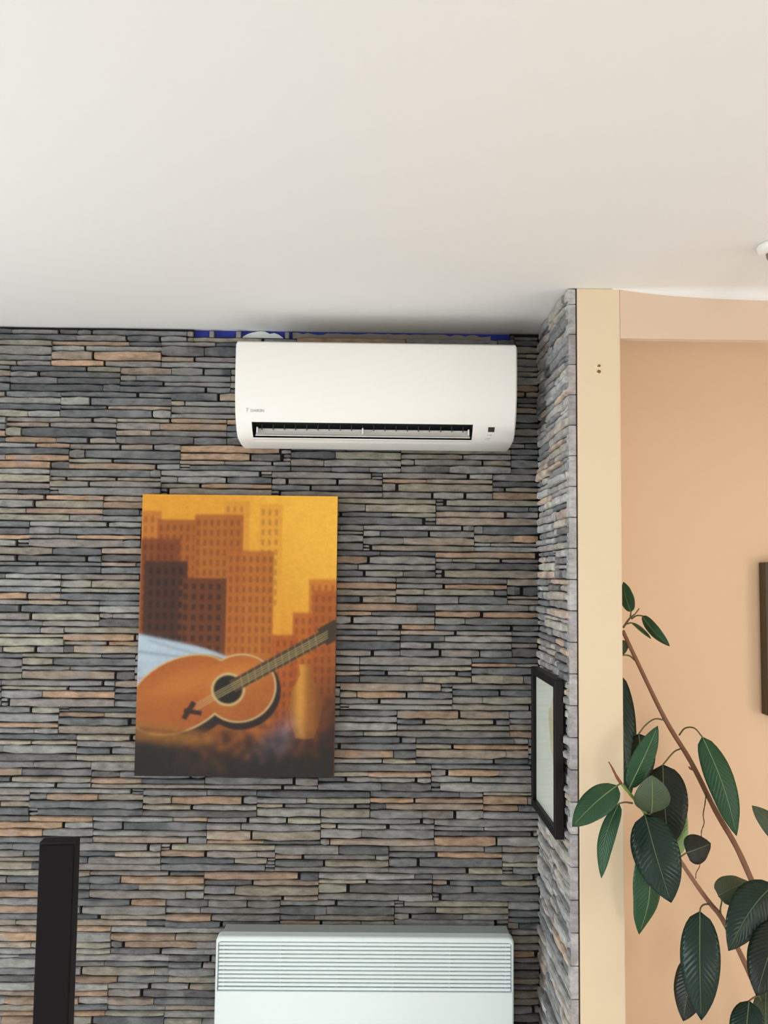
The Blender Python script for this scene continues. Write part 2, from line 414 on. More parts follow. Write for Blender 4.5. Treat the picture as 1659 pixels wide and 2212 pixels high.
box('mortar_bed', -0.556, 0.405, 2.650, YB+.002, 0, ZC-.024, M['backing'], wall_back)
box('mortar_bed', 0.405, PX0, 2.650, YB+.002, 0, ZC-.001, M['backing'], wall_back)
# bare strip above the air conditioner: filler, spacers and daubs of mortar on the blue paint
def blob_strip(name, pxa, pxb, prof, mt, y=2.652):
    v, f = [], []; n = len(prof)-1
    for i, (lo, hi) in enumerate(prof):
        X = at(pxa+(pxb-pxa)*i/n, 720, y).x
        for Y in (y, YB+.002):
            v += [(X, Y, ZC-lo), (X, Y, ZC-hi)]
    for i in range(n):
        a, b = i*4, i*4+4
        f += [(a, b, b+1, a+1), (a+2, a+3, b+3, b+2), (a+1, b+1, b+3, a+3), (a, a+2, b+2, b)]
    f += [(0, 1, 3, 2), (n*4, n*4+2, n*4+3, n*4+1)]
    return fromdata(name, v, f, mt, wall_back)
blob_strip('plaster_patch', 524, 612, [(.026, .020), (.026, .012), (.026, .007), (.026, .004), (.026, .002), (.026, .003), (.026, .010), (.026, .007), (.026, .012), (.026, .022)], M['plaster'])
pf = []
for i in range(40): pf.append((.03, .004+.008*random.random()*(1 if random.random() < .5 else .3)))
blob_strip('mortar_daub', 632, 1060, pf, M['mortar'], 2.653)
for px, w_ in ((457, .013), (515, .014), (620, .012)):
    c = at(px, 722, 2.64); box('spacer', c.x-w_/2, c.x+w_/2, 2.640, YB, ZC-.026, ZC-.007, M['mortar'], wall_back, bev=.001, seg=1)

# the cladding on the partition, wrapping round to its end
stones2 = []; ends = []; STONE_GAIN = 1.8           # stone colour brightened here to stand in for missing side light
UN, UFAR = YF+0.004, 2.634
for row in range(len(ROWX)):
    zt, zb = min(ROW0-row*RP, ZC-.002), ROW0-(row+1)*RP
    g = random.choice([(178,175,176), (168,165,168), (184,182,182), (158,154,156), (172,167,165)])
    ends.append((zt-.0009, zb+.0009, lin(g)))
    st = random.choice((0, .04, .08, .12, .16))
    u = UN-st
    while u < UFAR:
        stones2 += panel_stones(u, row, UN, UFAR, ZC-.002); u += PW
for row, (zt, zb, c) in enumerate(ends):
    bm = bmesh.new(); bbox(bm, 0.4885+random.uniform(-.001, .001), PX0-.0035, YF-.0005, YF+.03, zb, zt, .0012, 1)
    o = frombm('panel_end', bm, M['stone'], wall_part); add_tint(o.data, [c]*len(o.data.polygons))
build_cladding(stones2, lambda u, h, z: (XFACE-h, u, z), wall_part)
box('mortar_bed', 0.5, PX0+.002, YF+.004, YB, 0, ZC-.001, M['backing'], wall_part)
# two old wall-plug holes high on the partition end
for dz, r in ((.537, .0042), (.5225, .0050)):
    bm = bmesh.new(); n = 10; ring = []
    for rr, yy in ((r*2.6, .0002), (r*1.5, -.0014), (r*1.0, -.0010), (r*.8, .001)):
        ring.append([bm.verts.new((0.566+rr*math.cos(2*math.pi*k/n)*(1+.3*random.uniform(-1, 1)), YF+yy, CZ+dz+rr*.8*math.sin(2*math.pi*k/n)*(1+.3*random.uniform(-1, 1)))) for k in range(n)])
    for a, b in zip(ring[:-1], ring[1:]):
        for k in range(n): bm.faces.new([a[k], a[(k+1) % n], b[(k+1) % n], b[k]])
    rim = frombm('plug_rim', bm, M['cream'], wall_part, True)
    bm = bmesh.new(); vs = [bm.verts.new((0.566+r*.95*math.cos(2*math.pi*k/n), YF-.0009-.0005*random.random(), CZ+dz+r*random.uniform(.8, 1.2)*math.sin(2*math.pi*k/n))) for k in range(n)]
    vb = [bm.verts.new((q.co.x, YF+.001, q.co.z)) for q in vs]
    bm.faces.new(vs); bm.faces.new(vb[::-1])
    for k in range(n): bm.faces.new([vs[k], vb[k], vb[(k+1) % n], vs[(k+1) % n]])
    frombm('wall_plug', bm, M['brown'], wall_part)

# ------------------------------------------------------------------ air conditioner
ac = empty('air_conditioner', (0, 2.615, CZ+.37))
setp(ac, 'white wall-mounted air conditioner with open louvre high on the stone wall', 'air conditioner')
AX = 0.392
PROF = [(2.615,.648),(2.470,.650),(2.440,.648),(2.428,.642),(2.424,.630),(2.424,.560),(2.427,.500),(2.438,.450),(2.452,.4225),(2.470,.400),(2.492,.3845),(2.520,.377),(2.560,.372),(2.615,.371)]
S0, S1 = 8, 11                                  # outlet between these profile points
SX0, SX1 = -0.347, 0.272
bm = bmesh.new()
xs = [-AX, -AX+.004, SX0, SX1, AX-.004, AX]
grid = []
for i, x in enumerate(xs):
    k = 1 if i in (0, len(xs)-1) else 0
    grid.append([bm.verts.new((x, min(2.615, y+.005*k), CZ+z+(-.004*k if z > .6 else .003*k if z < .38 else 0))) for (y, z) in PROF])
for i in range(len(xs)-1):
    for j in range(len(PROF)-1):
        if i == 2 and S0 <= j < S1: continue
        bm.faces.new([grid[i][j], grid[i][j+1], grid[i+1][j+1], grid[i+1][j]])
bm.faces.new(grid[0][::-1]); bm.faces.new(grid[-1])
for i in range(len(xs)-1): bm.faces.new([grid[i][0], grid[i+1][0], grid[i+1][-1], grid[i][-1]])
cs = to_local(frombm('casing', bm, M['white'], None, True), ac); cs.data.set_sharp_from_angle(angle=math.radians(38))
def acpart(o): return to_local(o, ac)
# outlet duct
(ya, za), (yb, zb) = PROF[S0], PROF[S1]
bm = bmesh.new()
d = [(ya, za), (ya+.045, za+.004), (yb+.045, zb+.034), (yb, zb)]
L_ = [bm.verts.new((SX0, y, CZ+z)) for y, z in d]; R_ = [bm.verts.new((SX1, y, CZ+z)) for y, z in d]
for i in range(3): bm.faces.new([L_[i], L_[i+1], R_[i+1], R_[i]])
bm.faces.new(L_); bm.faces.new(R_[::-1])
acpart(frombm('outlet_duct', bm, M['darkgrey']))
# vertical deflector fins in the duct
for i in range(19):
    x = SX0+.025+(SX1-SX0-.05)*i/18
    bm = bmesh.new(); bbox(bm, x-.0009, x+.0009, ya+.030, ya+.042, CZ+za-.016, CZ+za-.001); acpart(frombm('fin', bm, M['darkgrey']))
# lower lip tray and flap
def strip(name, prof, x0, x1, mt, th=.002):
    bm = bmesh.new(); A = [bm.verts.new((x0, y, CZ+z)) for y, z in prof]; B = [bm.verts.new((x1, y, CZ+z)) for y, z in prof]
    A2 = [bm.verts.new((x0, y+th*.6, CZ+z-th)) for y, z in prof]; B2 = [bm.verts.new((x1, y+th*.6, CZ+z-th)) for y, z in prof]
    n = len(prof)
    for i in range(n-1):
        bm.faces.new([A[i], A[i+1], B[i+1], B[i]]); bm.faces.new([A2[i], B2[i], B2[i+1], A2[i+1]])
        bm.faces.new([A[i], A2[i], A2[i+1], A[i+1]]); bm.faces.new([B[i], B[i+1], B2[i+1], B2[i]])
    bm.faces.new([A[0], B[0], B2[0], A2[0]]); bm.faces.new([A[-1], A2[-1], B2[-1], B[-1]])
    return acpart(frombm(name, bm, mt))
strip('louvre_flap', [(2.4745,.3895),(2.4800,.3905),(2.4850,.3955),(2.4890,.4035),(2.4905,.4110)], SX0+.008, SX1-.006, M['whiteline'])
strip('bottom_lip', [(2.4925,.3850),(2.506,.3830),(2.519,.3785)], SX0, SX1, M['white'])
for x in (SX0+.013, -.037, SX1-.010):
    bm = bmesh.new(); bbox(bm, x-.0020, x+.0020, 2.470, 2.486, CZ+.396, CZ+.4125, .0012, 1); acpart(frombm('clip', bm, M['white']))
# receiver window and tiny marks on the right of the outlet
def front_y(z):
    for (y0, z0), (y1, z1) in zip(PROF[3:], PROF[4:]):
        if z1 <= z <= z0: return y0+(y1-y0)*(z0-z)/(z0-z1)
    return 2.424
def decal(name, x0, x1, z0, z1, mt, lift=.0008):
    v = [(x0, front_y(z0)-lift, CZ+z0), (x1, front_y(z0)-lift, CZ+z0), (x1, front_y(z1)-lift, CZ+z1), (x0, front_y(z1)-lift, CZ+z1)]
    v += [(a, b+.003, c) for a, b, c in v]
    return acpart(fromdata(name, v, [(0,1,2,3), (4,7,6,5), (0,4,5,1), (1,5,6,2), (2,6,7,3), (3,7,4,0)], mt))
decal('receiver_window', .3155, .3335, .4045, .4165, M['smoke'])
decal('indicator_mark', .314, .3185, .396, .3975, M['print_grey']); decal('indicator_mark', .3205, .3275, .396, .3980, M['print_grey'])
decal('printed_symbol', .312, .326, .3888, .3898, M['print_grey']); decal('printed_symbol', .308, .322, .3858, .3866, M['print_grey'])
for sx in (.281, .342): decal('panel_seam', sx, sx+.0006, .389, .4215, M['whiteline'], .0003)
# maker's name, lower left
def text_mesh(s, size):
    cu = bpy.data.curves.new('t', 'FONT'); cu.body = s; cu.size = size; cu.extrude = .0003; cu.offset = size*.02
    o = bpy.data.objects.new('t', cu); C.objects.link(o)
    dg = bpy.context.evaluated_depsgraph_get(); me = bpy.data.meshes.new_from_object(o.evaluated_get(dg))
    bpy.data.objects.remove(o); return me
LZ = .4485
sl = math.atan2(PROF[8][0]-PROF[6][0], PROF[6][1]-PROF[8][1])
lm = bpy.data.materials['grey_print']
me = text_mesh('DAIKIN', .0105); me.materials.clear()
xs_ = [q.co.x for q in me.vertices]; w0 = max(xs_)-min(xs_); k = .037/w0
lo = link('brand_lettering', me, lm)
lo.matrix_world = Matrix.Translation((-.349, front_y(LZ)-.001, CZ+LZ)) @ Matrix.Rotation(math.radians(90)+sl*.6, 4, 'X') @ Matrix.Diagonal((k, 1, 1, 1))
bpy.context.view_layer.update(); mw = lo.matrix_world.copy(); lo.parent = ac; lo.matrix_parent_inverse = Matrix.Translation(ac.location).inverted(); lo.matrix_basis = mw
bm = bmesh.new()
for tri in (((-.362, .0095), (-.3535, .0095), (-.3565, .0060)), ((-.3605, .0050), (-.3575, .0050), (-.3585, -.0015))):
    A = [bm.verts.new((x, front_y(LZ+z)-.0012, CZ+LZ+z)) for x, z in tri]; B = [bm.verts.new((q.co.x, q.co.y+.002, q.co.z)) for q in A]
    bm.faces.new(A); bm.faces.new(B[::-1])
    for i in range(3): bm.faces.new([A[i], B[i], B[(i+1) % 3], A[(i+1) % 3]])
acpart(frombm('brand_emblem', bm, lm))

# ------------------------------------------------------------------ canvas picture (plain stand-in design: golden skyline, cloth and guitar)
YC = 2.600
ctl, cbr = at(308, 1067, YC), at(721, 1680, YC)
X0, X1, Z0, Z1 = ctl.x, cbr.x, cbr.z, ctl.z
cv = empty('canvas_picture', ((X0+X1)/2, YFACE-.005, Z0))
setp(cv, 'large unframed canvas picture in gold, brown and black on stone wall', 'picture')
to_local(box('canvas_body', X0, X1, YC+.0006, YFACE-.012, Z0, Z1, M['brown'], bev=.0015, seg=1), cv)
NU, NV = 330, 478
U, V = np.meshgrid(np.linspace(0, 1, NU+1), np.linspace(0, 1, NV+1))   # V down
def S(x): return 1/(1+np.exp(-np.clip(x, -40, 40)))
def mix(a, c, m): m = m[..., None]; return a*(1-m)+np.array(lin(c))*m
noise = rng.rand(NV+1, NU+1)
def blur(a, n):
    for _ in range(n): a = (a+np.roll(a, 1, 0)+np.roll(a, -1, 0)+np.roll(a, 1, 1)+np.roll(a, -1, 1))/5
    return a
n1 = blur(noise, 60); n1 = (n1-n1.mean())/n1.std(); n2 = blur(rng.rand(NV+1, NU+1), 6); n2 = (n2-n2.mean())/n2.std()
img = np.zeros((NV+1, NU+1, 3))+np.array(lin((214, 150, 44)))
img = mix(img, (240, 184, 66), S((U-.62+.06*n1)*9)*S((.42-V)*9))
img = mix(img, (176, 98, 34), S((V-.30+.05*n1)*8)*S((.75-U)*6)*.8)
def rect(u0, u1, v0, v1, col, k=1.0, e=.004, ang=0):
    global img
    cu, cvv = (u0+u1)/2, (v0+v1)/2; a = math.radians(ang)
    x = (U-cu)*math.cos(a)+(V-cvv)*1.45*math.sin(a); y = -(U-cu)*math.sin(a)/1.45+(V-cvv)*math.cos(a)
    img = mix(img, col, k*S((x+(u1-u0)/2)/e)*S(((u1-u0)/2-x)/e)*S((y+(v1-v0)/2)/e)*S(((v1-v0)/2-y)/e))
# upright towers, far to near
for (a, b, t, c) in ((.42,.55,.02,(206,140,50)), (.60,.72,.03,(214,150,52)), (.86,1.02,.30,(190,110,40)), (.78,.90,.42,(170,88,34)), (.62,.80,.50,(158,76,30)), (.0,.10,.06,(176,104,40)), (.08,.30,.09,(146,78,32)), (.27,.52,.07,(158,88,36)), (.44,.68,.20,(166,94,38)), (.0,.2,.16,(112,56,26)), (.88,1.02,.34,(160,84,34))):
    rect(a, b, t, .95, c, .9, .0022)
    for i in range(int((b-a)/.034)):
        for j in range(10):
            rect(a+.012+i*.034, a+.028+i*.034, t+.02+j*.036, t+.042+j*.036, tuple(int(q*.68) for q in c), .55, .0016)
rect(.02, .24, .24, .62, (62, 36, 24), .95, .002); rect(.20, .44, .30, .62, (92, 50, 28), .95, .002)      # two dark near towers
for i in range(5):
    for j in range(8): rect(.045+i*.038, .064+i*.038, .265+j*.04, .288+j*.04, (34, 22, 18), .8, .0016); rect(.222+i*.042, .244+i*.042, .32+j*.037, .341+j*.037, (54, 30, 20), .8, .0016)
def poly(pts, col, k=1.0, e=.003):
    global img
    m = np.ones_like(U); n = len(pts)
    for i in range(n):
        (x0, y0), (x1, y1) = pts[i], pts[(i+1) % n]; d = ((x1-x0)*(V-y0)-(y1-y0)*(U-x0))/math.hypot(x1-x0, y1-y0); m = m*S(d/e)
    img = mix(img, col, k*m)
# pale blue drape
poly([(-.02,.50),(.34,.55),(.52,.60),(.50,.64),(-.02,.66)], (168, 184, 196)); poly([(-.02,.56),(.30,.585),(.30,.592),(-.02,.567)], (112, 124, 134), .8, .003); poly([(.05,.52),(.46,.60),(.455,.606),(.05,.528)], (120, 132, 142), .7, .003)
poly([(-.02,.66),(.09,.66),(.06,.80),(-.02,.83)], (176, 178, 206))
# dark table below
img = mix(img, (30, 26, 24), S((V-.80-.10*np.sin(U*3.1)+.03*n1)*16)); img = mix(img, (26, 22, 21), S((U-.90)*22)*S((V-.66)*18)*.9)
img = mix(img, (28, 24, 24), S((.30-U)*14)*S((V-.78)*20))
# guitar lying across the table
def ell(u, v, ru, rv, ang, col, k=1.0, e=.012):
    global img
    a = math.radians(ang); x = (U-u)*math.cos(a)+(V-v)*1.46*math.sin(a); y = -(U-u)*math.sin(a)+(V-v)*1.46*math.cos(a)
    d = np.sqrt((x/ru)**2+(y/rv)**2); img = mix(img, col, k*S((1-d)/e))
ell(.24, .73, .30, .205, -28, (40, 26, 22)); ell(.53, .705, .20, .19, -28, (40, 26, 22))
ell(.22, .715, .285, .185, -28, (196, 170, 120), 1, .012); ell(.52, .69, .185, .175, -28, (196, 170, 120), 1, .012)
ell(.22, .715, .277, .178, -28, (158, 86, 36), 1, .012); ell(.52, .69, .178, .168, -28, (160, 90, 38), 1, .012)
ell(.50, .655, .12, .06, -28, (196, 122, 50), .7, .3); ell(.25, .67, .18, .06, -20, (186, 112, 46), .7, .3)
ell(.46, .695, .085, .085, 0, (190, 164, 110), 1, .03); ell(.46, .695, .074, .074, 0, (28, 22, 20), 1, .03)
def bar(u0, v0, u1, v1, w, col, k=1.0, e=.0018):
    global img
    dx, dy = u1-u0, (v1-v0)*1.46; L = math.hypot(dx, dy); x = ((U-u0)*dx+(V-v0)*1.46*dy)/L; y = (-(U-u0)*dy+(V-v0)*1.46*dx)/L
    img = mix(img, col, k*S(x/e)*S((L-x)/e)*S((w-np.abs(y))/e))
bar(.48, .685, .95, .50, .034, (70, 56, 38)); bar(.93, .508, 1.02, .472, .05, (60, 48, 34))
for i in range(12): bar(.52+.034*i, .64-.0133*i, .535+.034*i, .70-.0133*i-.003, .0012, (150, 128, 84), .6, .002)
for q in (-.02, -.007, .007, .02): bar(.30, .757+q*.6, .96, .497+q*.6, .0012, (190, 170, 120), .6, .0016)
bar(.24, .77, .33, .78, .012, (50, 34, 26)); bar(.24, .80, .29, .74, .014, (50, 34, 26))
# ochre and lilac cloth around it
wv = np.interp(V, [.60, .605, .64, .70, .76, .82, .865, .868], [.0, .034, .026, .070, .084, .066, .044, .0])   # a plain ochre vase
mk = S((wv-np.abs(U-.85))/.0022)*S((V-.603)/.002)*S((.866-V)/.002)
img = mix(img, (146, 88, 34), mk); img = mix(img, (206, 146, 60), mk*np.exp(-((U-.825)/.028)**2)*.8); img = mix(img, (66, 38, 22), mk*S((U-.905)/.012)*.7)
poly([(-.02,.80),(.20,.82),(.40,.86),(.38,.90),(.10,.89),(-.02,.88)], (150, 98, 40), .85, .01); poly([(.02,.83),(.30,.85),(.30,.857),(.02,.84)], (96, 60, 28), .7, .003)
poly([(.64,.87),(.78,.80),(.76,.93),(.56,.93)], (150, 138, 150), .8, .02)
img = mix(img, (27, 24, 23), S((V-.885-.03*np.sin(U*7)+.012*n1)*30)); 
img = np.clip(img*(1+.02*n2[..., None]), 0, 1)
vv = np.stack([X0+.0005+(X1-X0-.001)*U, np.full_like(U, YC), Z1-.0005-(Z1-Z0-.001)*V], -1).reshape(-1, 3)
fc = [(j*(NU+1)+i, (j+1)*(NU+1)+i, (j+1)*(NU+1)+i+1, j*(NU+1)+i+1) for j in range(NV) for i in range(NU)]
me = bpy.data.meshes.new('printed_face'); me.from_pydata(vv.tolist(), [], fc); me.update()
ca = me.color_attributes.new('tint', 'FLOAT_COLOR', 'POINT'); a4 = np.ones((len(vv), 4), np.float32); a4[:, :3] = img.reshape(-1, 3); ca.data.foreach_set('color', a4.ravel())
o = link('printed_face', me, M['print']); to_local(o, cv)

# ------------------------------------------------------------------ framed picture on the partition cladding
fr = empty('framed_picture', (0.482, 2.417, CZ-.651))
setp(fr, 'black-framed pale picture under glass hanging on the narrow stone return', 'picture')
fa, fb, fz0, fz1 = 2.248, 2.585, CZ-.652, CZ-.259
xf, xb, st = 0.4575, 0.480, .021
for nm, c in (('frame_stile', (fa, fa+st, fz0, fz1)), ('frame_stile', (fb-st, fb, fz0, fz1)), ('frame_rail', (fa+st, fb-st, fz0, fz0+st)), ('frame_rail', (fa+st, fb-st, fz1-st, fz1))):
    to_local(box(nm, xf, xb, c[0], c[1], c[2], c[3], M['blackwood'], bev=.0012, seg=1), fr)
to_local(box('print', xf+.0115, xb-.002, fa+st-.002, fb-st+.002, fz0+st-.002, fz1-st+.002, M['paper']), fr)
to_local(box('pane', xf+.0085, xf+.0105, fa+st-.002, fb-st+.002, fz0+st-.002, fz1-st+.002, M['glass']), fr)
# dim yellow figure printed on the paper
M['figure'] = mat('straw_yellow_print', (218, 212, 176), 0.8, 0, 0, 0.12, 20)
bm = bmesh.new(); n = 26; vs = []
for k in range(n):
    a = 2*math.pi*k/n; rr = 1+.18*math.sin(3*a+1)+.1*math.sin(5*a)
    vs.append(bm.verts.new((xf+.0112, 2.335+.04*rr*math.cos(a), CZ-.39+.075*rr*math.sin(a))))
bm.faces.new(vs); to_local(frombm('printed_figure', bm, M['figure']), fr)

# ------------------------------------------------------------------ panel heater
HX0, HX1, HYF, HYB, HZ1, HZ0 = -0.4245, 0.3985, 2.520, 2.618, CZ-.998, CZ-1.46
ht = empty('panel_heater', ((HX0+HX1)/2, HYB, HZ0))
setp(ht, 'white electric panel heater with slotted top grille low on stone wall', 'heater')
def hp(o): return to_local(o, ht)
hp(box('rear_casing', HX0+.012, HX1-.006, HYF+.028, HYB, HZ0+.01, HZ1-.003, M['greymetal'], bev=.004))
# shell: rounded top corners, open front recess for the grille
def rrect(x0, x1, z0, z1, r, n=6):
    pts = []
    for cx, cz, a0 in ((x1-r, z1-r, 0), (x0+r, z1-r, 90), (x0+r, z0+r, 180), (x1-r, z0+r, 270)):
        for k in range(n+1):
            a = math.radians(a0+90*k/n); pts.append((cx+r*math.cos(a), cz+r*math.sin(a)))
    return pts
bm = bmesh.new(); lay = []
for (ins, y) in ((0, HYF+.034), (0, HYF+.006), (.0018, HYF+.002), (.005, HYF)):
    lay.append([bm.verts.new((x, y, z)) for x, z in rrect(HX0+ins, HX1-ins, HZ0+ins, HZ1-ins, .014-ins*.5)])
inn = [bm.verts.new((x, HYF+.0005, z)) for x, z in rrect(HX0+.0065, HX1-.0065, HZ0+.0065, HZ1-.013, .009)]
inn2 = [bm.verts.new((x, HYF+.016, z)) for x, z in rrect(HX0+.0065, HX1-.0065, HZ0+.0065, HZ1-.013, .009)]
lay += [inn, inn2]
for a, b in zip(lay[:-1], lay[1:]):
    n = len(a)
    for k in range(n): bm.faces.new([a[k], a[(k+1) % n], b[(k+1) % n], b[k]])
bm.faces.new(inn2); bm.faces.new(lay[0])
hp(frombm('shell', bm, M['whitemetal']))
GZ0 = CZ-1.1425
hp(box('front_panel', HX0+.004, HX1-.004, HYF-.004, HYF+.012, HZ0+.006, GZ0, M['whitemetal'], bev=.002))
ns = 12; gt = HZ1-.0145
for i in range(ns):
    zc = gt-(gt-GZ0)*(i+.5)/ns; hh = (gt-GZ0)/ns
    bm = bmesh.new(); bbox(bm, HX0+.009, HX1-.009, HYF+.0015, HYF+.007, zc-hh*.31, zc+hh*.31, .0012, 1)
    for q in bm.verts: q.co.y += (q.co.z-zc)*.25
    hp(frombm('slat', bm, M['whitemetal']))
for i in range(6):
    x = HX0+.022+(HX1-HX0-.044)*i/5
    hp(box('grille_rib', x-.0016, x+.0016, HYF+.0072, HYF+.0155, GZ0, gt, M['whitemetal']))
hp(box('wall_bracket', HX0+.15, HX1-.15, HYB-.001, YFACE-.004, HZ0+.12, HZ1-.10, M['greymetal']))

# ------------------------------------------------------------------ tower speaker
SPX, SPY, SPT = -0.779, 2.30, CZ-.668
sp = empty('tower_speaker', (SPX, SPY, 0)); sp.rotation_euler = (0, 0, math.radians(4))
setp(sp, 'slim black tower loudspeaker standing on floor before the stone wall', 'speaker')
def spp(o): o.parent = sp; o.matrix_parent_inverse = Matrix.Identity(4); return o
spp(box('cabinet', -.0445, .0445, -.048, -.006, .03, SPT, M['cabinet'], bev=.003))
spp(box('grille_cloth', -.0415, .0415, -.056, -.047, .045, SPT-.006, M['cloth'], bev=.003))
bm = bmesh.new(); lathe(bm, [(.12, 0), (.125, .004), (.122, .016), (.05, .022), (.04, .035)], (0, 0, 0)); spp(frombm('base', bm, M['blackwood'], None, True))

# ------------------------------------------------------------------ ceiling spotlight and dark picture at the right
lx, ly = 0.888, 1.902
cl = empty('ceiling_spotlight', (lx, ly, ZC)); setp(cl, 'white round ceiling spotlight with steel swivel near the header', 'ceiling light')
bm = bmesh.new(); lathe(bm, [(.046, 0), (.0465, -.006), (.044, -.014), (.036, -.019), (.01, -.021)], (0, 0, 0)); o = frombm('canopy', bm, M['white'], None, True); o.parent = cl
bm = bmesh.new(); tube(bm, [(-.018, .004, -.014), (-.018, .002, -.026), (-.010, -.006, -.046)], [.011, .010, .009], 12); o = frombm('swivel', bm, M['chrome'], None, True); o.parent = cl
bm = bmesh.new(); tube(bm, [(.0, -.012, -.050), (.03, -.026, -.062), (.062, -.050, -.088), (.066, -.053, -.091)], [.014, .024, .036, .034], 20); o = frombm('lamp_head', bm, M['white'], None, True); o.parent = cl
bm = bmesh.new(); tube(bm, [(.0655, -.0527, -.0907), (.0672, -.0540, -.0922)], [.030, .028], 20); o = frombm('lens', bm, M['paper'], None, True); o.parent = cl

dp = empty('dark_picture', (1.37, YREC, CZ-.403)); setp(dp, 'dark bronze-framed picture on the peach wall of the recess', 'picture')
dx0, dx1, dz0, dz1 = 1.167, 1.58, CZ-.403, CZ+.050
for nm, c in (('frame_stile', (dx0, dx0+.025, dz0, dz1)), ('frame_stile', (dx1-.025, dx1, dz0, dz1)), ('frame_rail', (dx0+.025, dx1-.025, dz0, dz0+.025)), ('frame_rail', (dx0+.025, dx1-.025, dz1-.025, dz1))):
    to_local(box(nm, c[0], c[1], YREC-.042, YREC-.001, c[2], c[3], M['frame_brown'], bev=.002, seg=1), dp)
to_local(box('print', dx0+.023, dx1-.023, YREC-.03, YREC-.004, dz0+.023, dz1-.023, M['artdark']), dp)

# ------------------------------------------------------------------ rubber plant
POT = Vector((1.10, 2.36, 0))
pl = empty('rubber_plant', POT)
setp(pl, 'tall rubber plant with glossy dark green leaves in recess beside cream pillar', 'plant')
def plp(o): return to_local(o, pl)
bm = bmesh.new(); lathe(bm, [(.11, 0), (.125, .01), (.165, .25), (.175, .27), (.178, .30), (.165, .302), (.155, .27), (.02, .265)], POT, 36); plp(frombm('pot', bm, M['pot'], None, True))
bm = bmesh.new(); lathe(bm, [(.15, .262), (.148, .270), (.08, .276), (.01, .278)], POT, 24); plp(frombm('soil', bm, M['soil'], None, True))
def stem(name, pts, r0, r1, mt, seg=10, sub=6):
    q = spline(pts, sub); n = len(q)
    bm = bmesh.new(); tube(bm, q, [r0+(r1-r0)*i/(n-1)+random.uniform(-.0003, .0003) for i in range(n)], seg); return plp(frombm(name, bm, mt, None, True))
soil = POT+Vector((0, 0, .27))
stem('main_stem', [at(1345,1362,2.43), at(1372,1420,2.42), at(1436,1552,2.40), at(1492,1645,2.37), at(1545,1750,2.35), at(1590,1828,2.33), at(1625,1905,2.31), at(1672,2010,2.29), at(1740,2260,2.32), soil+Vector((.01, .0, 0))], .0050, .0085, M['bark'])
stem('shoot_tip', [at(1346,1356,2.43), at(1360,1336,2.425), at(1372,1326,2.42), at(1381,1314,2.42)], .0030, .0012, M['petiole'], 8)
stem('side_branch', [at(1462,1848,2.13), at(1490,1890,2.15), at(1512,1922,2.17), at(1535,1953,2.18), at(1560,1985,2.19), at(1605,2072,2.22), at(1650,2180,2.26), at(1705,2360,2.31), soil+Vector((-.03, -.01, 0))], .0046, .0075, M['bark'])
stem('green_shoot', [at(1340,1690,2.06), at(1355,1708,2.065), at(1375,1732,2.08), at(1396,1760,2.10), at(1430,1806,2.12), at(1464,1851,2.13)], .0032, .0044, M['shoot'])
stem('leaf_sheath', [at(1315,1646,2.05), at(1322,1658,2.052), at(1331,1676,2.055), at(1341,1692,2.06)], .0012, .0042, M['sheath'], 8)
stem('aerial_root', [at(1526,1711,2.352), at(1523,1735,2.35), at(1519,1760,2.35), at(1521,1778,2.35), at(1515,1798,2.34), at(1516,1830,2.335), at(1512,1868,2.335), at(1504,1885,2.335), at(1503,1898,2.335)], .0013, .0009, M['twig'], 6)
stem('bud', [at(1496,1661,2.37), at(1491,1660,2.362), at(1488,1656,2.358)], .0042, .0015, M['bark'], 8)

